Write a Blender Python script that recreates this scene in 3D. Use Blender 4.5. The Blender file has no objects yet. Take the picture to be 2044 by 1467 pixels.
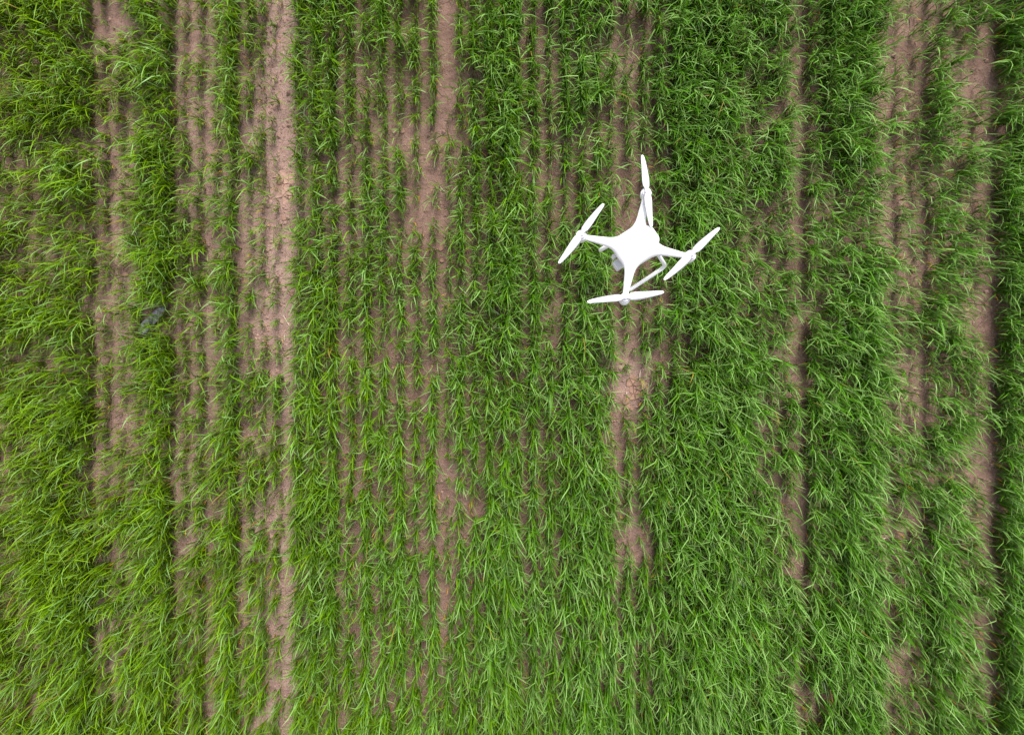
import bpy, bmesh, math, random
import numpy as np
from mathutils import Vector, Matrix

R = math.radians
rng = np.random.default_rng(11)
random.seed(11)
scn = bpy.context.scene
C = scn.collection

# ------------------------------------------------------------------ camera
CAM_H = 4.14                      # metres above the soil, looking straight down
FOV_W = 1.48                      # frame width / distance
cam_data = bpy.data.cameras.new('camera')
cam_data.sensor_width = 36.0
cam_data.lens = 36.0 / FOV_W
cam_data.clip_start = 0.05
cam_data.clip_end = 2000
cam = bpy.data.objects.new('camera', cam_data)
cam.location = (0, 0, CAM_H)
C.objects.link(cam)
scn.camera = cam

# ------------------------------------------------------------------ sky, sun, exposure (bright overcast)
SUN_EL, SUN_AZ = 56.0, 15.0      # azimuth clockwise from +Y
world = bpy.data.worlds.new('World')
scn.world = world
world.use_nodes = True
wn = world.node_tree
wn.nodes.clear()
w_out = wn.nodes.new('ShaderNodeOutputWorld')
w_bg = wn.nodes.new('ShaderNodeBackground')
w_sky = wn.nodes.new('ShaderNodeTexSky')
w_sky.sky_type = 'NISHITA'
w_sky.sun_disc = False
w_sky.sun_elevation = R(SUN_EL)
w_sky.sun_rotation = R(SUN_AZ)
w_hs = wn.nodes.new('ShaderNodeHueSaturation')
w_hs.inputs['Saturation'].default_value = 0.30     # cloud veil: much greyer than a clear sky
w_bg.inputs['Strength'].default_value = 0.10
wn.links.new(w_sky.outputs[0], w_hs.inputs['Color'])
wn.links.new(w_hs.outputs[0], w_bg.inputs['Color'])
wn.links.new(w_bg.outputs[0], w_out.inputs['Surface'])

sun_d = bpy.data.lights.new('sun', 'SUN')
sun_d.energy = 2.0
sun_d.angle = R(28)
sun_d.color = (1.0, 0.955, 0.89)
sun = bpy.data.objects.new('sun', sun_d)
az, el = R(SUN_AZ), R(SUN_EL)
sdir = Vector((math.sin(az) * math.cos(el), math.cos(az) * math.cos(el), math.sin(el)))
sun.rotation_euler = sdir.to_track_quat('Z', 'Y').to_euler()
sun.location = sdir * 30
C.objects.link(sun)

scn.view_settings.view_transform = 'Standard'
scn.view_settings.look = 'None'
scn.view_settings.exposure = 1.4
scn.view_settings.gamma = 1.0
scn.view_settings.use_curve_mapping = False
scn.render.engine = 'CYCLES'
scn.cycles.max_bounces = 6
scn.cycles.diffuse_bounces = 2
scn.cycles.transmission_bounces = 3
scn.cycles.transparent_max_bounces = 8

# ------------------------------------------------------------------ helpers
MPP = FOV_W * CAM_H / 2044.0      # metres of soil per photograph pixel


def G(px, py):
    return ((px - 1022.0) * MPP, (733.5 - py) * MPP)


def tag(o, label=None, cat=None, group=None, kind=None):
    if label: o['label'] = label
    if cat: o['category'] = cat
    if group: o['group'] = group
    if kind: o['kind'] = kind
    return o


def link_mesh(name, verts, faces, mat=None, parent=None, smooth=True):
    me = bpy.data.meshes.new(name)
    me.from_pydata([tuple(v) for v in verts], [], [tuple(f) for f in faces])
    me.validate()
    if smooth:
        me.polygons.foreach_set('use_smooth', [True] * len(me.polygons))
    if mat: me.materials.append(mat)
    o = bpy.data.objects.new(name, me)
    C.objects.link(o)
    if parent: o.parent = parent
    return o


def _hash(ix, iy, seed):
    h = (ix * 374761393 + iy * 668265263 + seed * 1442695041) & 0xFFFFFFFF
    h = ((h ^ (h >> 13)) * 1274126177) & 0xFFFFFFFF
    h = h ^ (h >> 16)
    return (h & 0xFFFF) / 65535.0


def vnoise(x, y, scale, seed):
    """smooth value noise in -1..1"""
    x = np.asarray(x, float) / scale
    y = np.asarray(y, float) / scale
    ix = np.floor(x).astype(np.int64); iy = np.floor(y).astype(np.int64)
    fx = x - ix; fy = y - iy
    fx = fx * fx * (3 - 2 * fx); fy = fy * fy * (3 - 2 * fy)
    a = _hash(ix, iy, seed); b = _hash(ix + 1, iy, seed)
    c = _hash(ix, iy + 1, seed); d = _hash(ix + 1, iy + 1, seed)
    return 2 * (a + (b - a) * fx + (c - a) * fy + (a - b - c + d) * fx * fy) - 1


def soil_z(x, y):
    return (0.010 * vnoise(x, y, 0.24, 1) + 0.007 * vnoise(x, y, 0.10, 2)
            + 0.006 * vnoise(x, y, 0.045, 3) + 0.0035 * vnoise(x, y, 0.024, 4))


# ------------------------------------------------------------------ materials
def new_mat(name):
    m = bpy.data.materials.new(name)
    m.use_nodes = True
    nt = m.node_tree
    return m, nt, nt.nodes['Principled BSDF'], nt.nodes['Material Output']


def soil_material():
    m, nt, p, out = new_mat('soil')
    N, L = nt.nodes, nt.links
    tc = N.new('ShaderNodeTexCoord')

    def noise(scale, detail, rough=0.6):
        n = N.new('ShaderNodeTexNoise')
        n.inputs['Scale'].default_value = scale
        n.inputs['Detail'].default_value = detail
        n.inputs['Roughness'].default_value = rough
        L.new(tc.outputs['Object'], n.inputs['Vector'])
        return n
    n1 = noise(2.3, 6); n2 = noise(26, 8, 0.7); n3 = noise(140, 4, 0.7)
    ramp = N.new('ShaderNodeValToRGB')
    ramp.color_ramp.elements[0].position = 0.30
    ramp.color_ramp.elements[0].color = (0.185, 0.113, 0.088, 1)
    ramp.color_ramp.elements[1].position = 0.72
    ramp.color_ramp.elements[1].color = (0.375, 0.245, 0.202, 1)
    mixf = N.new('ShaderNodeMath'); mixf.operation = 'MULTIPLY_ADD'
    mixf.inputs[1].default_value = 0.55
    L.new(n2.outputs[0], mixf.inputs[0])
    half = N.new('ShaderNodeMath'); half.operation = 'MULTIPLY'
    half.inputs[1].default_value = 0.45
    L.new(n1.outputs[0], half.inputs[0])
    L.new(half.outputs[0], mixf.inputs[2])
    L.new(mixf.outputs[0], ramp.inputs[0])
    # the dry, compacted wheel track is paler earth (attribute 'dry')
    att = N.new('ShaderNodeAttribute'); att.attribute_name = 'dry'
    mx = N.new('ShaderNodeMix'); mx.data_type = 'RGBA'
    L.new(att.outputs['Fac'], mx.inputs['Factor'])
    L.new(ramp.outputs[0], mx.inputs[6])
    r2 = N.new('ShaderNodeValToRGB')
    r2.color_ramp.elements[0].position = 0.32
    r2.color_ramp.elements[0].color = (0.33, 0.215, 0.18, 1)
    r2.color_ramp.elements[1].position = 0.70
    r2.color_ramp.elements[1].color = (0.57, 0.395, 0.355, 1)
    L.new(mixf.outputs[0], r2.inputs[0])
    L.new(r2.outputs[0], mx.inputs[7])
    # fine grit
    g = N.new('ShaderNodeMix'); g.data_type = 'RGBA'; g.blend_type = 'OVERLAY'
    g.inputs['Factor'].default_value = 0.55
    L.new(mx.outputs[2], g.inputs[6])
    L.new(n3.outputs[0], g.inputs[7])
    hs = N.new('ShaderNodeHueSaturation'); hs.inputs['Saturation'].default_value = 1.05
    L.new(g.outputs[2], hs.inputs['Color'])
    L.new(hs.outputs[0], p.inputs['Base Color'])
    p.inputs['Roughness'].default_value = 0.95
    p.inputs['Specular IOR Level'].default_value = 0.15
    # relief: desiccation cracks + crumbs + grit
    warp = N.new('ShaderNodeMix'); warp.data_type = 'RGBA'; warp.blend_type = 'LINEAR_LIGHT'
    warp.inputs['Factor'].default_value = 0.03
    L.new(tc.outputs['Object'], warp.inputs[6])
    nw = noise(9, 3)
    L.new(nw.outputs['Color'], warp.inputs[7])
    vor = N.new('ShaderNodeTexVoronoi'); vor.feature = 'DISTANCE_TO_EDGE'
    vor.inputs['Scale'].default_value = 15
    L.new(warp.outputs[2], vor.inputs['Vector'])
    vr = N.new('ShaderNodeMapRange')
    vr.inputs['From Max'].default_value = 0.055
    L.new(vor.outputs['Distance'], vr.inputs['Value'])
    # cracks only here and there
    nm = noise(3.7, 2)
    nmr = N.new('ShaderNodeMapRange')
    nmr.inputs['From Min'].default_value = 0.54; nmr.inputs['From Max'].default_value = 0.68
    L.new(nm.outputs[0], nmr.inputs['Value'])
    crk = N.new('ShaderNodeMix'); crk.data_type = 'FLOAT'
    crk.inputs[2].default_value = 1.0
    L.new(nmr.outputs[0], crk.inputs['Factor'])
    L.new(vr.outputs[0], crk.inputs[3])
    b1 = N.new('ShaderNodeBump'); b1.inputs['Distance'].default_value = 0.012; b1.inputs['Strength'].default_value = 0.8
    L.new(crk.outputs[0], b1.inputs['Height'])
    b2 = N.new('ShaderNodeBump'); b2.inputs['Distance'].default_value = 0.030; b2.inputs['Strength'].default_value = 1.0
    L.new(n2.outputs[0], b2.inputs['Height']); L.new(b1.outputs[0], b2.inputs['Normal'])
    b3 = N.new('ShaderNodeBump'); b3.inputs['Distance'].default_value = 0.007; b3.inputs['Strength'].default_value = 0.8
    L.new(n3.outputs[0], b3.inputs['Height']); L.new(b2.outputs[0], b3.inputs['Normal'])
    L.new(b3.outputs[0], p.inputs['Normal'])
    return m


def leaf_material():
    m, nt, p, out = new_mat('leaf')
    N, L = nt.nodes, nt.links
    att = N.new('ShaderNodeAttribute'); att.attribute_name = 'pigment_sheen'
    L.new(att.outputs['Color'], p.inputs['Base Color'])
    p.inputs['Roughness'].default_value = 0.40
    p.inputs['Specular IOR Level'].default_value = 0.3
    tr = N.new('ShaderNodeBsdfTranslucent')
    hs = N.new('ShaderNodeHueSaturation')
    hs.inputs['Hue'].default_value = 0.485
    hs.inputs['Saturation'].default_value = 1.1
    hs.inputs['Value'].default_value = 1.5
    L.new(att.outputs['Color'], hs.inputs['Color'])
    L.new(hs.outputs[0], tr.inputs['Color'])
    mix = N.new('ShaderNodeMixShader'); mix.inputs[0].default_value = 0.26
    L.new(p.outputs[0], mix.inputs[1]); L.new(tr.outputs[0], mix.inputs[2])
    L.new(mix.outputs[0], out.inputs['Surface'])
    return m


def plain(name, col, rough=0.5, spec=0.5, metal=0.0, bump=None, var=None):
    m, nt, p, out = new_mat(name)
    N, L = nt.nodes, nt.links
    p.inputs['Base Color'].default_value = (*col, 1)
    p.inputs['Roughness'].default_value = rough
    p.inputs['Specular IOR Level'].default_value = spec
    p.inputs['Metallic'].default_value = metal
    tc = N.new('ShaderNodeTexCoord')
    if var:
        n = N.new('ShaderNodeTexNoise'); n.inputs['Scale'].default_value = var[0]; n.inputs['Detail'].default_value = 5
        L.new(tc.outputs['Object'], n.inputs['Vector'])
        r = N.new('ShaderNodeValToRGB')
        r.color_ramp.elements[0].position = 0.3; r.color_ramp.elements[1].position = 0.7
        r.color_ramp.elements[0].color = (*[c * (1 - var[1]) for c in col], 1)
        r.color_ramp.elements[1].color = (*[min(1, c * (1 + var[1])) for c in col], 1)
        L.new(n.outputs[0], r.inputs[0]); L.new(r.outputs[0], p.inputs['Base Color'])
    if bump:
        n = N.new('ShaderNodeTexNoise'); n.inputs['Scale'].default_value = bump[0]; n.inputs['Detail'].default_value = 6
        L.new(tc.outputs['Object'], n.inputs['Vector'])
        b = N.new('ShaderNodeBump'); b.inputs['Distance'].default_value = bump[1]; b.inputs['Strength'].default_value = 0.8
        L.new(n.outputs[0], b.inputs['Height']); L.new(b.outputs[0], p.inputs['Normal'])
    return m


M_soil = soil_material()
M_leaf = leaf_material()
M_crust = plain('soil_crust', (0.31, 0.188, 0.142), 0.95, 0.1, bump=(60, 0.008), var=(14, 0.16))
M_track = plain('track_crust', (0.37, 0.235, 0.188), 0.95, 0.1, bump=(60, 0.008), var=(14, 0.14))
M_clod = plain('soil_lump', (0.27, 0.160, 0.120), 0.95, 0.1, bump=(50, 0.01), var=(20, 0.2))
M_straw = plain('dry_straw', (0.56, 0.44, 0.36), 0.6, 0.4, var=(30, 0.25))
M_crumb = plain('soil_crumb', (0.32, 0.205, 0.168), 0.95, 0.1, var=(1.5, 0.35))
M_litter = plain('straw_litter', (0.40, 0.29, 0.22), 0.8, 0.2, var=(3, 0.4))
M_straw_dark = plain('weathered_straw', (0.25, 0.18, 0.15), 0.7, 0.3, var=(30, 0.3))
M_white = plain('white_plastic', (0.78, 0.78, 0.79), 0.32, 0.5)
M_white_prop = plain('propeller_plastic', (0.82, 0.82, 0.84), 0.38, 0.5)
M_grey = plain('grey_plastic', (0.74, 0.73, 0.78), 0.4, 0.5)
M_dark = plain('dark_plastic', (0.035, 0.033, 0.04), 0.45, 0.5)
M_glass = plain('lens_glass', (0.01, 0.01, 0.014), 0.08, 0.7)
M_metal = plain('motor_metal', (0.68, 0.68, 0.70), 0.35, 0.5, metal=0.6)
M_film = plain('grey_film', (0.20, 0.198, 0.235), 0.45, 0.5, bump=(70, 0.006), var=(55, 0.55))

# ------------------------------------------------------------------ soil sheet, one mesh to the horizon


def axis(half, step, far):
    a = np.arange(0, half + 1e-6, step)
    e = [a[-1]]
    s = step
    while e[-1] < far:
        s *= 1.35
        e.append(e[-1] + s)
    a = np.concatenate([a, e[1:]])
    return np.concatenate([-a[:0:-1], a])


xs = axis(3.40, 0.0135, 400.0)
ys = axis(2.50, 0.0135, 400.0)
X, Y = np.meshgrid(xs, ys)
Z = soil_z(X, Y)
nx, ny = len(xs), len(ys)
co = np.stack([X, Y, Z], -1).reshape(-1, 3).astype(np.float32)
idx = np.arange(nx * ny).reshape(ny, nx)
quads = np.stack([idx[:-1, :-1], idx[:-1, 1:], idx[1:, 1:], idx[1:, :-1]], -1).reshape(-1, 4)


def mesh_from_quads(name, co, quads, mat):
    me = bpy.data.meshes.new(name)
    me.vertices.add(len(co)); me.vertices.foreach_set('co', np.ascontiguousarray(co, np.float32).ravel())
    me.loops.add(quads.size); me.loops.foreach_set('vertex_index', quads.ravel().astype(np.int32))
    me.polygons.add(len(quads))
    me.polygons.foreach_set('loop_start', np.arange(0, quads.size, 4, dtype=np.int32))
    me.polygons.foreach_set('use_smooth', np.ones(len(quads), bool))
    me.update(calc_edges=True)
    me.materials.append(mat)
    return me


me = mesh_from_quads('soil_ground', co, quads, M_soil)
# dryness of the earth: the pale wheel track and a few dry crusted spots
PX = X / MPP + 1022; PY = 733.5 - Y / MPP


def band(v, a, b, soft):
    return np.clip((v - a) / soft + 0.5, 0, 1) * np.clip((b - v) / soft + 0.5, 0, 1)


dry = 0.95 * band(PX + 14 * vnoise(X, Y, 0.3, 21), 488, 592, 26)
for (cx, cy, rx, ry, s) in [(1270, 765, 34, 60, 0.85), (1290, 1040, 40, 60, 0.6), (1265, 110, 40, 45, 0.3),
                            (420, 690, 26, 40, 0.6), (235, 575, 50, 30, 0.55), (1975, 165, 40, 30, 0.4),
                            (1970, 1330, 30, 40, 0.25), (1785, 520, 34, 40, 0.25), (925, 930, 32, 60, 0.5),
                            (355, 320, 30, 20, 0.55), (880, 1330, 40, 40, 0.3), (375, 200, 18, 160, 0.4)]:
    dry = np.maximum(dry, s * np.exp(-((PX - cx) / rx) ** 2 - ((PY - cy) / ry) ** 2))
dry = np.clip(dry + 0.10 * vnoise(X, Y, 0.5, 22), 0, 1)
dry = np.maximum(dry, 0.38 * band(PX, 150, 700, 200))
dry = dry * (0.8 + 0.2 * vnoise(X, Y, 0.12, 23))
a = me.attributes.new('dry', 'FLOAT', 'POINT')
a.data.foreach_set('value', dry.ravel().astype(np.float32))
ground = bpy.data.objects.new('soil_ground', me)
C.objects.link(ground)
tag(ground, 'reddish brown cracked soil between the strips of green crop', None, None, 'structure')

# ------------------------------------------------------------------ the crop
# drill rows: x of the row (photograph pixels at the soil) and how thickly it stands, 24 steps from top to bottom (0 bare .. 9 closed)
ROWS = {
    28: '775664566665555566566666', 60: '775765465674656566666556', 92: '777866554673676677767547',
    124: '878967756685787787878668', 156: '768957757587888878888778', 186: '647857747576677568787678',
    218: '223534434253355356564467', 250: '224423234233334365574356', 282: '556646665355535576666577',
    314: '778878878768777787777788', 345: '788877868778777887778888', 375: '222232344443333333544445',
    407: '444443655554554555656666', 440: '344344434331444444545554', 473: '787776677677688677788888',
    506: '543355332234545543444456', 530: '322344324233643533446555', 558: '232223213223545544445323',
    605: '666665566667667777666667', 638: '777876677788778888887778', 671: '877777567676786867787777',
    705: '652532554555665544645556', 738: '764635677755756566666577', 770: '776525766655666656657767',
    802: '676436656556566567788757', 834: '655425346455455645676347', 868: '454421244565455664566567',
    897: '111122222253333222433445', 922: '453554665566675334666766', 950: '576675556665565434556656',
    980: '788877678877775777778888', 1010: '799898689988886888888888', 1032: '777775677766665666656666',
    1064: '656666777777777777777777', 1096: '744553565555665665665666', 1128: '877775566667777777777777',
    1160: '888765767778777888888888', 1190: '777666677777777777777777', 1216: '656556555566543655566556',
    1250: '534553334542125652566567', 1282: '524553334453146642565667', 1312: '666766666666666777777778',
    1344: '888888877775778888888888', 1376: '989999988886899999989999', 1408: '989999988788999999999999',
    1440: '988788877688899998898889', 1472: '877568666568888887788579', 1504: '776577465676666677778787',
    1536: '766577555666655566677666', 1566: '666566554564566665667566', 1612: '656667665666776766677746',
    1644: '877777577677786776688867', 1676: '988888668887787888888878', 1708: '989878768888888888888888',
    1738: '877766668777777766766666', 1786: '434454464565555654666556', 1818: '443355453553455745676666',
    1850: '567877665676677777788777', 1882: '666666677677677777778877', 1914: '653456647566674556665666',
    1944: '642556656345563344654556', 1990: '777777878878776777778888', 2022: '888788988898877788888888',
}
STRIPS = [
    ('broad shaggy strip of green crop at the far edge, furthest from the drone', -600, 200),
    ('thin ragged strip of crop with brown gaps, beside the shaggy outermost strip', 200, 265),
    ('thick yellowish green strip of crop that half hides the grey scrap', 265, 360),
    ('loose strip of crop between the grey scrap strip and a narrow bright strip', 360, 424),
    ('narrow bright yellow green strip of crop left of the pale bare track', 424, 490),
    ('sparse thin tufts of crop growing along the pale bare track', 490, 580),
    ('thick strip of crop with a straight edge along the pale bare track', 580, 690),
    ('wide patchy block of crop rows with many small brown gaps in it', 690, 884),
    ('single thin line of crop standing beside a brown furrow, left of centre', 884, 935),
    ('dense green strip of crop just left of the straight dark brown furrow', 935, 1046),
    ('dense bluish green strip of crop beneath the left propeller of the drone', 1046, 1232),
    ('thin broken strip of crop beneath the drone, with bare crusted soil below it', 1232, 1297),
    ('widest and darkest closed block of crop, beneath the right propeller of the drone', 1297, 1590),
    ('dense strip of crop between the darkest block and a worn brown furrow', 1590, 1762),
    ('patchy strip of crop with brown openings between two furrows, right of the drone', 1762, 1968),
    ('closed bright green strip of crop along the right edge of the field', 1968, 2700),
]
STEP = 1467 / 24.0
rows = []
for px, s in ROWS.items():
    rows.append((float(px), [float(c) for c in s]))
for k in range(1, 13):                                # the same field goes on beyond what the photograph shows
    rows.append((28 - 32 * k, None)); rows.append((2022 + 32 * k, None))
rows.sort(key=lambda r: r[0])


def density(row, py):
    d = row[1]
    if d is None:
        return 6.0 + 2.2 * vnoise(np.full_like(py, row[0]), py, 150, int(row[0]) & 255)
    t = np.clip(py / STEP - 0.5, -3, 26)
    out = np.interp(t, np.arange(24), d)
    far = (py < -STEP) | (py > 1467 + STEP)
    return np.where(far, np.clip(out + 2 * vnoise(np.full_like(py, row[0]), py, 140, 7), 1, 9), out)


def leaf_arrays(base, n_of, size, vig, rng, stations=5):
    """leaves of plants: base (P,3), n_of leaves each, size scale, vigour 0..1 -> vertices, quads, pigment"""
    pid = np.repeat(np.arange(len(base)), n_of)
    n = len(pid)
    b = base[pid]
    sz = size[pid]; vg = vig[pid]
    az0 = rng.uniform(0, 2 * np.pi, len(base))
    rank = np.arange(n) - np.repeat(np.cumsum(n_of) - n_of, n_of)
    phi = az0[pid] + rank * 2.45 + rng.normal(0, 0.45, n)
    L = sz * rng.uniform(0.075, 0.180, n)
    w = rng.uniform(0.0018, 0.0033, n) * np.clip(sz, 0.75, 1.1)
    th0 = np.abs(rng.normal(0.10, 0.20, n))
    bend = rng.uniform(0.3, 1.5, n)
    kink = rng.uniform(0.30, 0.80, n)
    kw = np.where(rng.random(n) < 0.32, 0.10, 0.5)
    t = np.linspace(0, 1, stations)
    T = t[None, :]
    s = np.clip((T - kink[:, None]) / kw[:, None] + 0.5, 0, 1)
    s = s * s * (3 - 2 * s)
    th = th0[:, None] + bend[:, None] * s
    # azimuth turned by the wind towards -y, more so towards the tip
    gust = vnoise(b[:, 0], b[:, 1], 0.7, 31)
    wind = np.stack([0.10 + 0.30 * gust, np.full(n, -1.0)], -1) * (0.60 + 0.25 * vnoise(b[:, 0], b[:, 1], 1.1, 32))[:, None]
    side = np.stack([np.cos(phi), np.sin(phi)], -1)
    d = np.zeros((n, stations, 3))
    wt = 0.25 + 0.95 * T
    d[:, :, 0] = np.sin(th) * side[:, 0:1] + wind[:, 0:1] * wt
    d[:, :, 1] = np.sin(th) * side[:, 1:2] + wind[:, 1:2] * wt
    d[:, :, 2] = np.cos(th)
    d /= np.linalg.norm(d, axis=2, keepdims=True)
    seg = (L / (stations - 1))[:, None, None]
    p = np.zeros_like(d)
    p[:, 1:] = np.cumsum(d[:, :-1] * seg, axis=1)
    p += b[:, None, :]
    p[:, :, 2] += (rng.uniform(0.0, 0.125, n) * sz * vg)[:, None] * np.minimum(1, T * 4)
    gz = soil_z(p[:, :, 0], p[:, :, 1]) + 0.004
    p[:, :, 2] = np.maximum(p[:, :, 2], gz)
    p[:, 0, 2] -= 0.008
    # across direction, with a little twist
    tw = rng.normal(0, 0.5, n)[:, None] * T + rng.normal(0, 0.25, n)[:, None]
    hx, hy = d[:, :, 0], d[:, :, 1]
    ac = np.stack([-hy, hx, np.zeros_like(hx)], -1)
    ac += 1e-4 * np.stack([-side[:, 1:2] * np.ones_like(T), side[:, 0:1] * np.ones_like(T), 0 * hx], -1)
    ac /= np.linalg.norm(ac, axis=2, keepdims=True)
    up = np.cross(d, ac)
    ac2 = ac * np.cos(tw)[:, :, None] + up * np.sin(tw)[:, :, None]
    up2 = np.cross(d, ac2)
    prof = np.interp(t, [0, 0.15, 0.4, 0.7, 0.9, 1], [0.45, 0.85, 1.0, 0.8, 0.4, 0.03])
    W = (w[:, None] * prof[None, :])[:, :, None]
    v = np.stack([p - ac2 * W, p + ac2 * W], 2).reshape(-1, 3)      # n, stations, 2, 3
    a0 = (np.arange(n) * stations * 2)[:, None] + np.arange(stations - 1)[None, :] * 2
    q = np.stack([a0, a0 + 1, a0 + 3, a0 + 2], -1).reshape(-1, 4)
    # colour of each leaf, painted sky sheen included
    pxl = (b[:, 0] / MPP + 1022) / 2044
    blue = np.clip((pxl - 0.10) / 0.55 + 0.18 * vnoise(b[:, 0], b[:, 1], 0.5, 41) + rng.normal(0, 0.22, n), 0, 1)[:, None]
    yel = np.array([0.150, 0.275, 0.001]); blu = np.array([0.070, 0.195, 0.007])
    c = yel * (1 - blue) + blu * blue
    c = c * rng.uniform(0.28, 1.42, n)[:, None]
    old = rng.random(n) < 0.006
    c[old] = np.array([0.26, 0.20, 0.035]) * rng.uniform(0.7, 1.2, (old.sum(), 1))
    pale = rng.random(n) < 0.12 + 0.24 * blue[:, 0]  # these leaves have the sheen of the sky painted into their colour
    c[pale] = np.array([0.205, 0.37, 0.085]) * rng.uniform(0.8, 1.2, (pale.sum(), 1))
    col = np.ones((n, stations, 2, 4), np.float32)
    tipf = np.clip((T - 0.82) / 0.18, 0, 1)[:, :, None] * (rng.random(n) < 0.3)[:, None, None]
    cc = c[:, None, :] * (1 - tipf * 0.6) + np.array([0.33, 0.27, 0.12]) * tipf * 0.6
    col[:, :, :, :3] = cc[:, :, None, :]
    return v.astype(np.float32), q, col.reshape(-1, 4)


def leaf_mesh(name, parts):
    off = 0; V = []; Q = []; K = []
    for v, q, c in parts:
        V.append(v); Q.append(q + off); K.append(c); off += len(v)
    me = mesh_from_quads(name, np.concatenate(V), np.concatenate(Q), M_leaf)
    a = me.color_attributes.new('pigment_sheen', 'FLOAT_COLOR', 'POINT')
    a.data.foreach_set('color', np.concatenate(K).ravel())
    return me


def yellow_bits(base, rng):
    """short withered orange yellow leaves low at the foot of the plants"""
    n = len(base)
    v, q, c = leaf_arrays(base, np.ones(n, int), np.full(n, 0.42), np.full(n, .5), rng, 4)
    st = 8
    k = np.array([0.62, 0.36, 0.03]) * rng.uniform(0.6, 1.25, (n, 1))
    c = c.reshape(n, st, 4); c[:, :, :3] = k[:, None, :]
    return v, q, c.reshape(-1, 4)


# lone tufts that stand free on the bare earth are things of their own
LONE = [(551, 62), (549, 116), (547, 164), (550, 236), (549, 276), (551, 322), (556, 412), (557, 446), (552, 520),
        (556, 640), (560, 716), (566, 1000), (562, 1240), (560, 1345), (1263, 702), (1250, 728)]
LONE_XY = np.array([G(*p) for p in LONE])

tot = 0
for label, x0, x1 in STRIPS:
    parts = []
    for row in rows:
        if not (x0 <= row[0] < x1):
            continue
        py = np.arange(-330, 1800, 3.0) + rng.uniform(-1.5, 1.5)
        d = density(row, py)
        if 1750 < row[0] < 1960: d = d - 0.7
        else: d = d + 1.25 * np.clip((5.5 - d) / 3, 0, 1) * (d > 1.2)
        d = np.clip(d + 1.9 * vnoise(np.full_like(py, row[0] * 1.7), py, 24, 5) + 0.8 * vnoise(np.full_like(py, row[0] * 1.7), py, 9, 6), 0, 9.5)
        outside = (row[0] < -60) | (row[0] > 2104) | (py < -120) | (py > 1587)
        per = 54.0 * (d / 9.0) ** 1.6 / (STEP / 3.0)     # plants per 3 px step
        per = np.where(outside, per * 0.33, per)
        cnt = rng.poisson(per)
        pyy = np.repeat(py, cnt); dd = np.repeat(d, cnt); oo = np.repeat(outside, cnt)
        n = len(pyy)
        if n == 0:
            continue
        pxx = row[0] + rng.normal(0, 3.0 + 0.38 * dd, n) + 3 * vnoise(np.full(n, row[0]), pyy, 90, 9)
        gx, gy = G(pxx, pyy + rng.uniform(-2, 2, n))
        keep = np.ones(n, bool)
        for lx, ly in LONE_XY:
            keep &= ~((np.abs(gx - lx) < 0.05) & (np.abs(gy - ly) < 0.075))
        keep &= ~((pxx > 288) & (pxx < 352) & (pyy > 606) & (pyy < 668) & (rng.random(n) < 0.52))
        gx, gy, dd, oo = gx[keep], gy[keep], dd[keep], oo[keep]
        n = len(gx)
        base = np.stack([gx, gy, soil_z(gx, gy)], -1)
        vig = np.clip(dd / 9, 0, 1)
        size = (0.60 + 0.62 * vig) * rng.uniform(0.62, 1.28, n)
        nl = np.clip(rng.poisson(2.6 + 2.0 * vig), 2, 7)
        for sel, st in ((~oo, 5), (oo, 4)):
            if sel.any():
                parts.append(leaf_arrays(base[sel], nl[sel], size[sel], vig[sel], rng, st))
        yb = rng.random(n) < 0.30
        if yb.any():
            bb = base[yb] + np.stack([rng.normal(0, .012, yb.sum()), rng.normal(0, .012, yb.sum()), np.zeros(yb.sum())], -1)
            parts.append(yellow_bits(bb, rng))
    if parts:
        me = leaf_mesh('crop_strip', parts)
        o = bpy.data.objects.new('crop_strip', me)
        C.objects.link(o)
        tag(o, label, 'crop strip', 'strips of young green crop', 'stuff')
        tot += len(me.polygons) * 2
print('crop triangles', tot)

ORD = ['topmost', 'second', 'third', 'fourth', 'fifth', 'sixth', 'seventh', 'eighth', 'ninth', 'tenth', 'eleventh', 'twelfth', 'thirteenth', 'lowest']
for i, (lx, ly) in enumerate(LONE_XY):
    r2 = np.random.default_rng(100 + i)
    m = int(r2.integers(3, 6))
    bx = lx + r2.normal(0, 0.010, m); by = ly + r2.normal(0, 0.018, m)
    base = np.stack([bx, by, soil_z(bx, by)], -1)
    me = leaf_mesh('grass_tuft', [leaf_arrays(base, r2.integers(4, 7, m), r2.uniform(0.55, 0.8, m), np.full(m, .4), r2)])
    o = bpy.data.objects.new('grass_tuft', me)
    C.objects.link(o)
    if i < 14:
        lab = ('topmost' if i == 0 else 'lowest' if i == 13 else ORD[i] + ' from the top') + ' small green tuft in the line along the pale bare track'
    else:
        lab = ['small green tuft on bare soil just below the lowest propeller of the drone',
               'small green tuft beside the upper end of the cracked crust below the drone'][i - 14]
    tag(o, lab, 'grass tuft', 'lone tufts standing free on the bare soil')

# ------------------------------------------------------------------ clods, crust plates, crumbs


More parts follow.
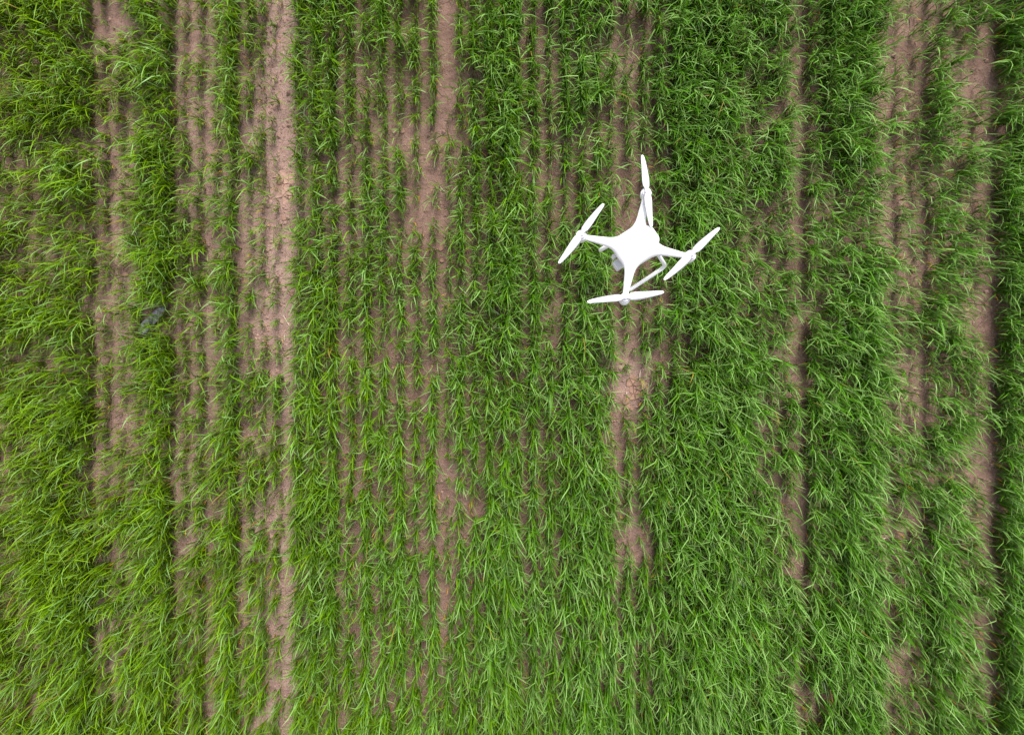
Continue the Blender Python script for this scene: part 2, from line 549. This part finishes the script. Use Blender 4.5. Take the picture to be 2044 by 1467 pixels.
def plate_mesh(name, rx, ry, h, seed, mat, sides=11):
    r = np.random.default_rng(seed)
    ang = np.linspace(0, 2 * np.pi, sides, endpoint=False) + r.uniform(-.15, .15, sides)
    rad = r.uniform(0.72, 1.12, sides)
    V = []
    for f, z in ((0.93, -h * 0.7), (1.0, h * 0.35), (0.86, h * 0.85)):
        for a_, q in zip(ang, rad):
            V.append((rx * q * f * math.cos(a_), ry * q * f * math.sin(a_), z + r.uniform(-.12, .12) * h))
    c = len(V); V.append((0, 0, h))
    F = []
    for k in range(2):
        for s in range(sides):
            t = (s + 1) % sides
            F.append((k * sides + s, k * sides + t, (k + 1) * sides + t, (k + 1) * sides + s))
    for s in range(sides):
        F.append((2 * sides + s, 2 * sides + (s + 1) % sides, c))
    return link_mesh(name, V, F, mat, smooth=False)


def clip_poly(poly, mx_, my_, nx_, ny_):
    out = []
    for k in range(len(poly)):
        a_, b_ = poly[k], poly[(k + 1) % len(poly)]
        da = (a_[0] - mx_) * nx_ + (a_[1] - my_) * ny_; db = (b_[0] - mx_) * nx_ + (b_[1] - my_) * ny_
        if da <= 0: out.append(a_)
        if (da < 0) != (db < 0) and da != db:
            t = da / (da - db)
            out.append((a_[0] + (b_[0] - a_[0]) * t, a_[1] + (b_[1] - a_[1]) * t))
    return out


def crust_patch(cx_, cy_, rx_, ry_, cell, lift, label, group, mat, seed):
    """dried plates of earth: cells of a cracked skin, each a plate of its own with a gap round it"""
    r = np.random.default_rng(seed)
    seeds = []
    for gx_ in np.arange(cx_ - rx_ - 2 * cell, cx_ + rx_ + 2 * cell, cell):
        for gy_ in np.arange(cy_ - ry_ - 2 * cell, cy_ + ry_ + 2 * cell, cell * 0.95):
            seeds.append((gx_ + r.uniform(-.55, .55) * cell, gy_ + r.uniform(-.55, .55) * cell))
    for a_ in seeds:
        if ((a_[0] - cx_) / rx_) ** 2 + ((a_[1] - cy_) / ry_) ** 2 > 1 + r.uniform(-.3, .2):
            continue
        poly = [(a_[0] - 3 * cell, a_[1] - 3 * cell), (a_[0] + 3 * cell, a_[1] - 3 * cell), (a_[0] + 3 * cell, a_[1] + 3 * cell), (a_[0] - 3 * cell, a_[1] + 3 * cell)]
        for b_ in seeds:
            if b_ is a_: continue
            dx, dy = b_[0] - a_[0], b_[1] - a_[1]; ll = math.hypot(dx, dy)
            if ll > 4 * cell: continue
            gap = r.uniform(0.05, 0.4)
            poly = clip_poly(poly, a_[0] + dx / 2 - dx / ll * gap, a_[1] + dy / 2 - dy / ll * gap, dx / ll, dy / ll)
        # break the straight sides up a little
        ring = []
        for k in range(len(poly)):
            p0, p1 = poly[k], poly[(k + 1) % len(poly)]
            ring.append(p0)
            if math.hypot(p1[0] - p0[0], p1[1] - p0[1]) > 4:
                ring.append(((p0[0] + p1[0]) / 2 + r.uniform(-.8, .8), (p0[1] + p1[1]) / 2 + r.uniform(-.8, .8)))
        w_ = [G(*p) for p in ring]
        ox, oy = G(*a_)
        tx, ty = r.uniform(-.10, .10), r.uniform(-.10, .10)
        zc = float(soil_z(ox, oy)) + lift + r.uniform(0, .004)
        m = len(w_)
        V = [(x - ox, y - oy, -0.02) for x, y in w_]
        V += [((x - ox), (y - oy), (x - ox) * tx + (y - oy) * ty - 0.0015) for x, y in w_]
        V += [((x - ox) * .88, (y - oy) * .88, (x - ox) * tx + (y - oy) * ty + r.uniform(0, .002)) for x, y in w_]
        V.append((0, 0, r.uniform(-.001, .003)))
        F = []
        for k in range(m):
            t = (k + 1) % m
            F += [(k, t, m + t, m + k), (m + k, m + t, 2 * m + t, 2 * m + k), (2 * m + k, 2 * m + t, 3 * m)]
        o = link_mesh('crust_plate', V, F, mat, smooth=False)
        o.location = (ox, oy, zc)
        tag(o, label, 'soil crust', group)


crust_patch(1268, 774, 21, 20, 11, 0.003, 'pale brown plate of the broken soil crust on bare earth below the drone', 'plates of the broken crust below the drone', M_crust, 61)
crust_patch(566, 372, 18, 34, 12, 0.002, 'pinkish plate of cracked dry soil in the upper half of the pale track', 'plates of cracked soil in the pale track', M_track, 62)
crust_patch(1290, 1050, 15, 32, 12, 0.002, 'brown plate of cracked soil on the lower gap of the broken strip', 'plates of cracked soil low in the broken strip', M_crust, 63)
crust_patch(1786, 520, 17, 18, 13, 0.002, 'reddish plate of cracked soil on the worn brown furrow right of the darkest crop', 'plates of cracked soil on the worn furrow', M_clod, 64)
CLODS = [
    (1248, 800, 6, 8, 'pale pear shaped soil clod just below the broken crust plates'),
    (1254, 812, 6, 5, 'rounded soil clod touching the thin crop strip below the broken crust'),
    (1247, 815, 5, 4, 'flat soil clod lowest of those under the broken crust plates'),
    (1260, 816, 4, 4, 'small soil clod half under leaves below the broken crust plates'),
    (1243, 112, 7, 6, 'large reddish clod on the bare patch above the drone'),
    (1250, 124, 5, 4, 'smaller clod just below the large reddish clod above the drone'),
    (801, 263, 8, 6, 'pale round clod in the gap of the patchy crop block'),
    (712, 276, 6, 6, 'brown clod beside the dense strip, left of the pale round clod'),
    (787, 264, 5, 5, 'small clod immediately left of the pale round clod'),
    (1786, 524, 9, 6, 'broad flat clod on the worn brown furrow right of the darkest crop'),
    (1781, 546, 7, 5, 'clod just below the broad flat clod on the worn furrow'),
    (1822, 537, 6, 8, 'upright clod right of the broad flat clod on the worn furrow'),
    (1771, 575, 5, 4, 'small clod lowest on the worn furrow right of the darkest crop'),
    (1968, 706, 6, 4, 'lone clod on the furrow beside the bright right edge strip'),
    (1966, 608, 5, 5, 'clod high on the furrow beside the bright right edge strip'),
    (558, 362, 7, 6, 'round lump of dry soil in the upper pale track'),
    (552, 377, 6, 5, 'flat lump of dry soil just below the round lump in the pale track'),
    (568, 436, 6, 6, 'pale lump of dry soil in the track opposite a green tuft'),
    (583, 587, 5, 5, 'dark edged lump of soil against the dense strip beside the track'),
    (571, 707, 6, 4, 'pinkish lump of soil in the track beside a long dry stalk'),
    (556, 493, 5, 5, 'soil lump between two tufts midway down the pale track'),
    (251, 548, 6, 5, 'pale clod on the bare patch among the ragged left rows'),
    (255, 787, 5, 6, 'pinkish clod in the ragged rows below the grey scrap'),
    (246, 292, 5, 4, 'pale clod in the ragged rows high above the grey scrap'),
    (880, 497, 6, 5, 'brown clod on the furrow beside the single thin crop line'),
    (882, 520, 5, 4, 'small clod beneath the brown clod beside the thin crop line'),
    (1484, 1286, 5, 5, 'reddish clod in the small hole of the darkest crop block'),
    (1291, 1062, 6, 5, 'pale clod on the lower bare patch of the broken strip'),
    (1281, 1075, 6, 6, 'rounded clod lowest on the bare patch of the broken strip'),
]
for i, (px, py, a_, b_, lab) in enumerate(CLODS):
    x, y = G(px, py)
    r = np.random.default_rng(300 + i)
    bm = bmesh.new()
    bmesh.ops.create_icosphere(bm, subdivisions=2, radius=1.0)
    for v in bm.verts:
        k = 1 + 0.22 * float(vnoise(v.co.x * 1.3 + v.co.z, v.co.y * 1.3 - v.co.z, 0.8, 300 + i)) + r.uniform(-.07, .07)
        v.co = Vector((v.co.x * a_ * MPP * k, v.co.y * b_ * MPP * k, v.co.z * 0.5 * (a_ + b_) * MPP * 0.42 * k))
    me = bpy.data.meshes.new('soil_clod'); bm.to_mesh(me); bm.free()
    me.materials.append(M_crust if i < 4 or 'pale' in lab else M_clod)
    o = bpy.data.objects.new('soil_clod', me); C.objects.link(o)
    o.location = (x, y, soil_z(x, y) + 0.003)
    o.rotation_euler = (0, 0, r.uniform(-.4, .4))
    tag(o, lab, 'soil clod', 'loose clods lying on the bare soil')

# crumbs of earth: nobody could count them
n = 15000
cx = rng.uniform(-3.3, 3.3, n); cy = rng.uniform(-2.4, 2.4, n)
cx[:2600] = (rng.uniform(488, 596, 2600) - 1022) * MPP
size = rng.gamma(1.6, 0.0026, n) + 0.0015
oct_v = np.array([[1, 0, 0], [0, 1, 0], [-1, 0, 0], [0, -1, 0], [0, 0, .8], [0, 0, -.8]])
quad_f = np.array([[0, 1, 4, 4], [1, 2, 4, 4], [2, 3, 4, 4], [3, 0, 4, 4]])
V = oct_v[None] * size[:, None, None] * rng.uniform(.6, 1.4, (n, 6, 1))
ang = rng.uniform(0, 6.28, n)
Vx = V[:, :, 0] * np.cos(ang)[:, None] - V[:, :, 1] * np.sin(ang)[:, None]
Vy = V[:, :, 0] * np.sin(ang)[:, None] + V[:, :, 1] * np.cos(ang)[:, None]
Vz = V[:, :, 2] + (soil_z(cx, cy) + size * 0.2)[:, None]
co = np.stack([Vx + cx[:, None], Vy + cy[:, None], Vz], -1).reshape(-1, 3)
tri = np.array([[0, 1, 4], [1, 2, 4], [2, 3, 4], [3, 0, 4]])
F = (np.arange(n)[:, None, None] * 6 + tri[None]).reshape(-1, 3)
me = bpy.data.meshes.new('soil_crumbs')
me.from_pydata(co.tolist(), [], F.tolist())
me.materials.append(M_crumb)
o = bpy.data.objects.new('soil_crumbs', me); C.objects.link(o)
tag(o, 'small loose crumbs of earth scattered over the bare soil', None, None, 'stuff')

# short broken straw and withered leaf bits, far too many to count
n = 4600
bx = rng.uniform(-3.3, 3.3, n); by = rng.uniform(-2.4, 2.4, n)
bx[:260] = (rng.uniform(488, 600, 260) - 1022) * MPP
ang = rng.uniform(0, np.pi, n); ln_ = rng.gamma(2.2, 0.010, n) + 0.008; wd = rng.uniform(0.0005, 0.0013, n)
dxy = np.stack([np.cos(ang), np.sin(ang)], -1); nxy = np.stack([-dxy[:, 1], dxy[:, 0]], -1)
V = []
for e in (-0.5, 0.0, 0.5):
    c_ = np.stack([bx, by], -1) + dxy * (ln_ * e)[:, None] + nxy * (ln_ * (0.03 if e == 0 else 0))[:, None]
    for sd, up_ in ((-1, 0.0), (0, 1.0), (1, 0.0)):
        p_ = c_ + nxy * (wd * sd)[:, None]
        V.append(np.concatenate([p_, (soil_z(c_[:, 0], c_[:, 1]) + 0.002 + wd * up_ * 1.4)[:, None]], 1))
co = np.stack(V, 1).reshape(-1, 3)
q9 = np.array([[0, 1, 4, 3], [1, 2, 5, 4], [3, 4, 7, 6], [4, 5, 8, 7]])
qs = (np.arange(n)[:, None, None] * 9 + q9[None]).reshape(-1, 4)
me = mesh_from_quads('straw_litter', co, qs, M_litter)
o = bpy.data.objects.new('straw_litter', me); C.objects.link(o)
tag(o, 'fine broken bits of pale straw strewn over the soil', None, None, 'stuff')

# ------------------------------------------------------------------ dry stalks


def tube(path, radii, sides=7, cap=True):
    path = [Vector(p) for p in path]
    V = []; F = []
    up = Vector((0, 0, 1))
    for i, p in enumerate(path):
        d = (path[min(i + 1, len(path) - 1)] - path[max(i - 1, 0)]).normalized()
        s = d.cross(up)
        if s.length < 1e-3: s = d.cross(Vector((0, 1, 0)))
        s.normalize(); u = s.cross(d)
        r = radii[i] if hasattr(radii, '__len__') else radii
        for k in range(sides):
            a_ = 2 * math.pi * k / sides
            V.append(p + s * math.cos(a_) * r + u * math.sin(a_) * r)
    for i in range(len(path) - 1):
        for k in range(sides):
            t = (k + 1) % sides
            F.append((i * sides + k, i * sides + t, (i + 1) * sides + t, (i + 1) * sides + k))
    if cap:
        F.append(tuple(range(sides))[::-1]); F.append(tuple((len(path) - 1) * sides + k for k in range(sides)))
    return V, F


STALKS = [
    (1279, 737, 1277, 763, 2.3, 0, 'pale pinkish stalk lying upright on soil above the broken crust'),
    (1274, 744, 1273, 762, 1.4, 1, 'dark thin stalk right beside the pale stalk above the crust'),
    (1251, 782, 1251, 788, 2.2, 0, 'short whitish stub of straw at the edge of the crust plates'),
    (574, 787, 556, 818, 2.0, 1, 'long dark slanting stalk lying in the pale bare track'),
    (566, 630, 581, 654, 1.8, 0, 'bent pale stalk in the pale track beside the dense strip'),
    (569, 668, 569, 680, 1.3, 0, 'short straight straw below the bent stalk in the pale track'),
    (566, 104, 570, 113, 1.6, 0, 'small whitish straw at the upper end of the pale track'),
    (570, 984, 564, 1001, 1.8, 0, 'forked looking pale straw in the lower part of the track'),
    (584, 1408, 577, 1432, 1.8, 1, 'dark twig lying at the lowest end of the track'),
    (538, 540, 536, 556, 1.2, 1, 'thin dark twig across the mid part of the pale track'),
    (870, 314, 869, 339, 2.0, 0, 'upright whitish straw on the furrow in the upper patchy block'),
    (878, 372, 888, 384, 1.5, 0, 'slanted whitish straw below the upright straw in the upper block'),
    (928, 907, 944, 930, 1.7, 0, 'longest straw of the small heap by the thin crop line'),
    (938, 902, 945, 922, 1.2, 1, 'darker straw lying beside the longest straw of the heap'),
    (934, 926, 941, 930, 1.4, 0, 'shortest straw at the foot of the straw heap'),
    (935, 714, 942, 735, 1.4, 0, 'lone pale straw beside the dense strip, left of the drone'),
    (789, 784, 804, 797, 1.5, 0, 'pale straw slanting in a brown gap of the patchy block'),
    (766, 742, 768, 760, 1.3, 0, 'thin upright straw in the middle of the patchy block'),
    (814, 716, 821, 724, 1.8, 1, 'grey twig in a brown gap of the patchy block'),
    (932, 1288, 956, 1316, 1.6, 0, 'long thin straw slanting across the furrow low in the field'),
    (944, 1250, 947, 1268, 1.3, 0, 'pale straw above the long thin straw across the low furrow'),
    (846, 1342, 858, 1354, 1.6, 0, 'pale straw in the low gap of the patchy block'),
    (826, 1329, 842, 1342, 1.3, 1, 'dark straw beside the pale straw in the low gap'),
    (1746, 1080, 1766, 1072, 2.6, 0, 'thick tan straw lying on the worn furrow, low right'),
    (1764, 1462, 1768, 1478, 1.8, 0, 'whitish straw at the lowest edge on the worn furrow'),
    (1815, 40, 1816, 56, 1.6, 1, 'dark curled twig on bare soil near the top right'),
    (1757, 50, 1758, 64, 1.3, 0, 'pale straw at the top of the worn furrow'),
    (183, 153, 192, 144, 1.8, 1, 'short dark twig in the ragged rows near the top left'),
    (240, 720, 248, 732, 1.3, 0, 'pale straw in the ragged rows below the grey scrap'),
    (413, 612, 425, 605, 1.8, 0, 'broad pale straw right of the grey scrap'),
    (1752, 757, 1758, 760, 2.2, 0, 'tiny whitish fragment on the worn furrow right of the drone'),
    (1230, 838, 1238, 846, 1.1, 0, 'thin crossed straw on dark soil left of the broken strip'),
]
for i, (x0, y0, x1, y1, w, dk, lab) in enumerate(STALKS):
    ax, ay = G(x0, y0); bx, by = G(x1, y1)
    r = np.random.default_rng(700 + i)
    pts = []
    bowx, bowy = -(by - ay) * r.uniform(-.14, .14), (bx - ax) * r.uniform(-.14, .14)
    for k in range(6):
        t = k / 5
        x = ax + (bx - ax) * t + bowx * 4 * t * (1 - t); y = ay + (by - ay) * t + bowy * 4 * t * (1 - t)
        pts.append((x, y, 0))
    zs = [float(soil_z(p[0], p[1])) for p in pts]
    zmax = max(zs[0], zs[-1])
    pts = [(p[0], p[1], max(z, zs[0] + (zs[-1] - zs[0]) * k / 5) + w * MPP * 0.5 + 0.002) for k, (p, z) in enumerate(zip(pts, zs))]
    rr = [w * MPP * 0.5 * q for q in (0.7, 1, 1, 0.95, 0.85, 0.5)]
    V, F = tube(pts, rr, 6)
    o = link_mesh('dry_stalk', V, F, M_straw_dark if dk else M_straw)
    tag(o, lab, 'dry stalk', 'dry stalks lying on the soil')

# ------------------------------------------------------------------ grey scrap half buried in the crop
outline = [(286, 660), (287, 652), (292, 646), (299, 640), (306, 634), (312, 628), (318, 622), (327, 615), (333, 612), (341, 613),
           (340, 620), (334, 628), (329, 636), (322, 644), (314, 652), (308, 660), (303, 665), (296, 668), (290, 666)]
oc = np.array([G(*p) for p in outline]); ctr = oc.mean(0)
V = []; F = []
nr, no = 5, len(oc)
for k in range(1, nr + 1):
    for q in oc:
        p = ctr + (q - ctr) * k / nr
        V.append((p[0], p[1], 0.050 + 0.012 * float(vnoise(p[0], p[1], 0.035, 51)) + 0.008 * float(vnoise(p[0], p[1], 0.015, 52))))
V.append((ctr[0], ctr[1], 0.05))
ci = len(V) - 1
for s in range(no):
    F.append((ci, s, (s + 1) % no))
for k in range(nr - 1):
    for s in range(no):
        t = (s + 1) % no
        F.append((k * no + s, (k + 1) * no + s, (k + 1) * no + t, k * no + t))
o = link_mesh('grey_scrap', V, F, M_film)
sm = o.modifiers.new('thickness', 'SOLIDIFY'); sm.thickness = 0.003
tag(o, 'crumpled bluish grey scrap half hidden among the green leaves', 'litter')

# ------------------------------------------------------------------ the drone
DRONE_Z = 1.962
drone = bpy.data.objects.new('drone', None)
drone.empty_display_size = 0.1
C.objects.link(drone)
drone.location = (0.3895, 0.3856, DRONE_Z)
drone.rotation_euler = (R(8.2), 0, R(213.1))
tag(drone, 'white quadcopter drone with four propellers hovering above the crop rows', 'drone')


def surface_nets(f, lo, hi, h):
    """mesh of the zero level of f sampled on a grid"""
    ax = [np.arange(lo[i], hi[i] + h, h) for i in range(3)]
    A, B, D = np.meshgrid(*ax, indexing='ij')
    S = f(A, B, D)
    n0, n1, n2 = S.shape
    acc = np.zeros((n0 - 1, n1 - 1, n2 - 1, 3)); cnt = np.zeros((n0 - 1, n1 - 1, n2 - 1))
    corners = [(i, j, k) for i in (0, 1) for j in (0, 1) for k in (0, 1)]
    sl = lambda c: S[c[0]:n0 - 1 + c[0], c[1]:n1 - 1 + c[1], c[2]:n2 - 1 + c[2]]
    for a_ in corners:
        for axis_ in range(3):
            if a_[axis_]: continue
            b_ = list(a_); b_[axis_] = 1
            va, vb = sl(a_), sl(b_)
            m = (va < 0) != (vb < 0)
            t = np.where(m, va / np.where(va == vb, 1, va - vb), 0)
            for q in range(3):
                acc[..., q] += np.where(m, a_[q] + (t if q == axis_ else 0), 0)
            cnt += m
    act = cnt > 0
    ids = -np.ones(cnt.shape, int); ids[act] = np.arange(act.sum())
    I = np.argwhere(act)
    V = np.array(lo) + (I + acc[act] / cnt[act][:, None]) * h
    F = []
    for axis_ in range(3):
        o1, o2 = [(1, 2), (2, 0), (0, 1)][axis_]
        b_ = [slice(1, n0 - 1), slice(1, n1 - 1), slice(1, n2 - 1)]
        a1 = list(b_); a2 = list(b_)
        a1[axis_] = slice(0, S.shape[axis_] - 1); a2[axis_] = slice(1, S.shape[axis_])
        m = (S[tuple(a1)] < 0) != (S[tuple(a2)] < 0)
        inner = S[tuple(a1)] < 0
        P = np.argwhere(m)
        flip = ~inner[m]
        off = np.array([1, 1, 1]); off[axis_] = 0
        P = P + off
        e1 = np.zeros(3, int); e1[o1] = 1
        e2 = np.zeros(3, int); e2[o2] = 1
        g = lambda Q: ids[Q[:, 0], Q[:, 1], Q[:, 2]]
        q = np.stack([g(P - e1 - e2), g(P - e2), g(P), g(P - e1)], -1)
        q[flip] = q[flip][:, ::-1]
        F.append(q)
    return V, np.concatenate(F)


def smin(a_, b_, k):
    hh = np.clip(0.5 + 0.5 * (b_ - a_) / k, 0, 1)
    return b_ * (1 - hh) + a_ * hh - k * hh * (1 - hh)


MOT = 0.123          # motor offset from the middle, forward and sideways


def body_sdf(x, y, z):
    k0 = np.sqrt(((x + 0.002) / 0.068) ** 2 + (y / 0.0575) ** 2 + ((z + 0.022) / 0.034) ** 2)
    d = (k0 - 1) * 0.04
    for sx in (1, -1):
        for sy in (1, -1):
            ax_, ay_ = sx * 0.030, sy * 0.026
            bx_, by_ = sx * (MOT - 0.004), sy * (MOT - 0.004)
            zz = (z + 0.018) * 1.15
            pax, pay = x - ax_, y - ay_
            bax, bay = bx_ - ax_, by_ - ay_
            t = np.clip((pax * bax + pay * bay) / (bax ** 2 + bay ** 2), 0, 1)
            rr = 0.0225 - 0.0130 * np.minimum(1, t * 1.18) ** 0.72
            dd = np.sqrt((pax - bax * t) ** 2 + (pay - bay * t) ** 2 + zz ** 2) - rr
            d = smin(d, dd, 0.022)
    for sx in (1, -1):
        for sy in (1, -1):
            rc = np.sqrt((x - sx * MOT) ** 2 + (y - sy * MOT) ** 2) - 0.0148
            zc = np.abs(z + 0.017) - 0.013
            q = np.minimum(np.maximum(rc, zc), 0) + np.sqrt(np.maximum(rc, 0) ** 2 + np.maximum(zc, 0) ** 2) - 0.0025
            d = smin(d, q, 0.006)
    return d


V, F = surface_nets(body_sdf, (-0.150, -0.150, -0.070), (0.150, 0.150, 0.026), 0.0026)
link_mesh('body', V, F, M_white, drone)


def bat_sdf(x, y, z):
    qx = np.abs(x + 0.047) - 0.030 + 0.018; qy = np.abs(y) - 0.0375 + 0.018; qz = np.abs(z + 0.017) - 0.026 + 0.018
    # bulging rear end
    qx = qx + 6.0 * np.maximum(0, y * y - 0.0002) * (x < -0.047)
    return np.sqrt(np.maximum(qx, 0) ** 2 + np.maximum(qy, 0) ** 2 + np.maximum(qz, 0) ** 2) + np.minimum(np.maximum(qx, np.maximum(qy, qz)), 0) - 0.018


V, F = surface_nets(bat_sdf, (-0.084, -0.045, -0.05), (-0.01, 0.045, 0.016), 0.0026)
link_mesh('battery', V, F, M_white, drone)


def lathe(profile, segs=28):
    V = []; F = []
    for r_, z_ in profile:
        for s in range(segs):
            a_ = 2 * math.pi * s / segs
            V.append((r_ * math.cos(a_), r_ * math.sin(a_), z_))
    for k in range(len(profile) - 1):
        for s in range(segs):
            t = (s + 1) % segs
            F.append((k * segs + s, k * segs + t, (k + 1) * segs + t, (k + 1) * segs + s))
    F.append(tuple(range(segs))[::-1]); F.append(tuple((len(profile) - 1) * segs + s for s in range(segs)))
    return V, F


mot_v, mot_f = lathe([(0.0128, -0.004), (0.0135, 0.000), (0.0135, 0.006), (0.0120, 0.0085), (0.0075, 0.0095)])
hub_v, hub_f = lathe([(0.0062, 0.0095), (0.0070, 0.0110), (0.0070, 0.0165), (0.0058, 0.0185), (0.0025, 0.0192)], 20)


def blade_geom(sense):
    V = []; F = []
    st = [0.004, 0.010, 0.018, 0.030, 0.045, 0.062, 0.080, 0.096, 0.108, 0.115, 0.119]
    ch = [0.006, 0.0075, 0.0125, 0.0135, 0.0128, 0.0112, 0.0094, 0.0078, 0.0064, 0.0048, 0.0018]     # half chords
    for r_, c_ in zip(st, ch):
        pitch = sense * R(6 + 22 * (1 - r_ / 0.12) * min(1, (r_ - 0.002) / 0.02))
        sweep = sense * 0.006 * (r_ / 0.12) ** 2
        for u, t_ in ((-1, 0.0), (-0.4, 0.0011), (0.5, 0.0011), (1, 0.0), (0.5, -0.0006), (-0.4, -0.0006)):
            y_ = u * c_ + sweep; z_ = t_ * (1.6 - r_ / 0.12)
            V.append((r_, y_ * math.cos(pitch) - z_ * math.sin(pitch), 0.0140 + y_ * math.sin(pitch) + z_ * math.cos(pitch) + 0.03 * (r_ ** 2)))
    for k in range(len(st) - 1):
        for s in range(6):
            t = (s + 1) % 6
            F.append((k * 6 + s, k * 6 + t, (k + 1) * 6 + t, (k + 1) * 6 + s))
    F.append(tuple(range(6))); F.append(tuple((len(st) - 1) * 6 + s for s in range(6))[::-1])
    return V, F


yaw = 213.1
# (forward sign, left sign, world direction of the blades, spin sense)
for sx, sy, wdir, sense in ((1, 1, 4, 1), (1, -1, 56, -1), (-1, -1, 93, 1), (-1, 1, 46, -1)):
    m_ = link_mesh('motor', mot_v, mot_f, M_grey, drone)
    m_.location = (sx * MOT, sy * MOT, 0)
    pr = link_mesh('propeller', hub_v, hub_f, M_grey, drone)          # hub nut with its two blades
    pr.location = (sx * MOT, sy * MOT, 0)
    pr.rotation_euler = (0, 0, R(wdir - yaw))
    V, F = blade_geom(sense)
    b1 = link_mesh('blade', V, F, M_white_prop, pr)
    b2 = bpy.data.objects.new('blade', b1.data); C.objects.link(b2); b2.parent = pr
    b2.rotation_euler = (0, 0, math.pi)


def rounded_path(pts, rad, n=6):
    pts = [Vector(p) for p in pts]
    out = [pts[0]]
    for i in range(1, len(pts) - 1):
        a_, b_, c_ = pts[i - 1], pts[i], pts[i + 1]
        r1 = min(rad, (a_ - b_).length * .45); r2 = min(rad, (c_ - b_).length * .45)
        p0 = b_ + (a_ - b_).normalized() * r1; p2 = b_ + (c_ - b_).normalized() * r2
        for k in range(n + 1):
            t = k / n
            out.append(p0 * (1 - t) ** 2 + b_ * 2 * t * (1 - t) + p2 * t * t)
    out.append(pts[-1])
    return out


for sy in (1, -1):
    y_ = 0.085
    pth = rounded_path([(0.040, sy * 0.050, -0.030), (0.074, sy * y_, -0.168), (-0.084, sy * y_, -0.168), (-0.048, sy * 0.050, -0.030)], 0.026)
    V, F = tube(pth, 0.0066, 12)
    link_mesh('landing_skid', V, F, M_white, drone)


def box(name, cx_, cy_, cz_, sx, sy, sz, mat, parent, bev=0.003):
    bm = bmesh.new()
    bmesh.ops.create_cube(bm, size=1)
    bmesh.ops.scale(bm, vec=(sx, sy, sz), verts=bm.verts)
    bmesh.ops.bevel(bm, geom=bm.edges[:], offset=bev, segments=2, affect='EDGES', profile=0.6)
    bmesh.ops.translate(bm, vec=(cx_, cy_, cz_), verts=bm.verts)
    me = bpy.data.meshes.new(name); bm.to_mesh(me); bm.free(); me.materials.append(mat)
    o = bpy.data.objects.new(name, me); C.objects.link(o); o.parent = parent
    return o


gim = box('gimbal_camera', 0.056, 0.004, -0.100, 0.036, 0.030, 0.034, M_grey, drone, 0.003)
box('gimbal_arm', 0.055, -0.0235, -0.088, 0.022, 0.012, 0.030, M_white, gim, 0.002)
box('gimbal_mount', 0.036, -0.010, -0.066, 0.030, 0.040, 0.014, M_dark, gim, 0.002)
V, F = lathe([(0.013, 0.0), (0.013, 0.008), (0.011, 0.010), (0.0095, 0.0085)], 24)
ln = link_mesh('lens', [(0.056 + x_, 0.004 + y_, -0.117 - z_) for x_, y_, z_ in V], F, M_glass, gim)
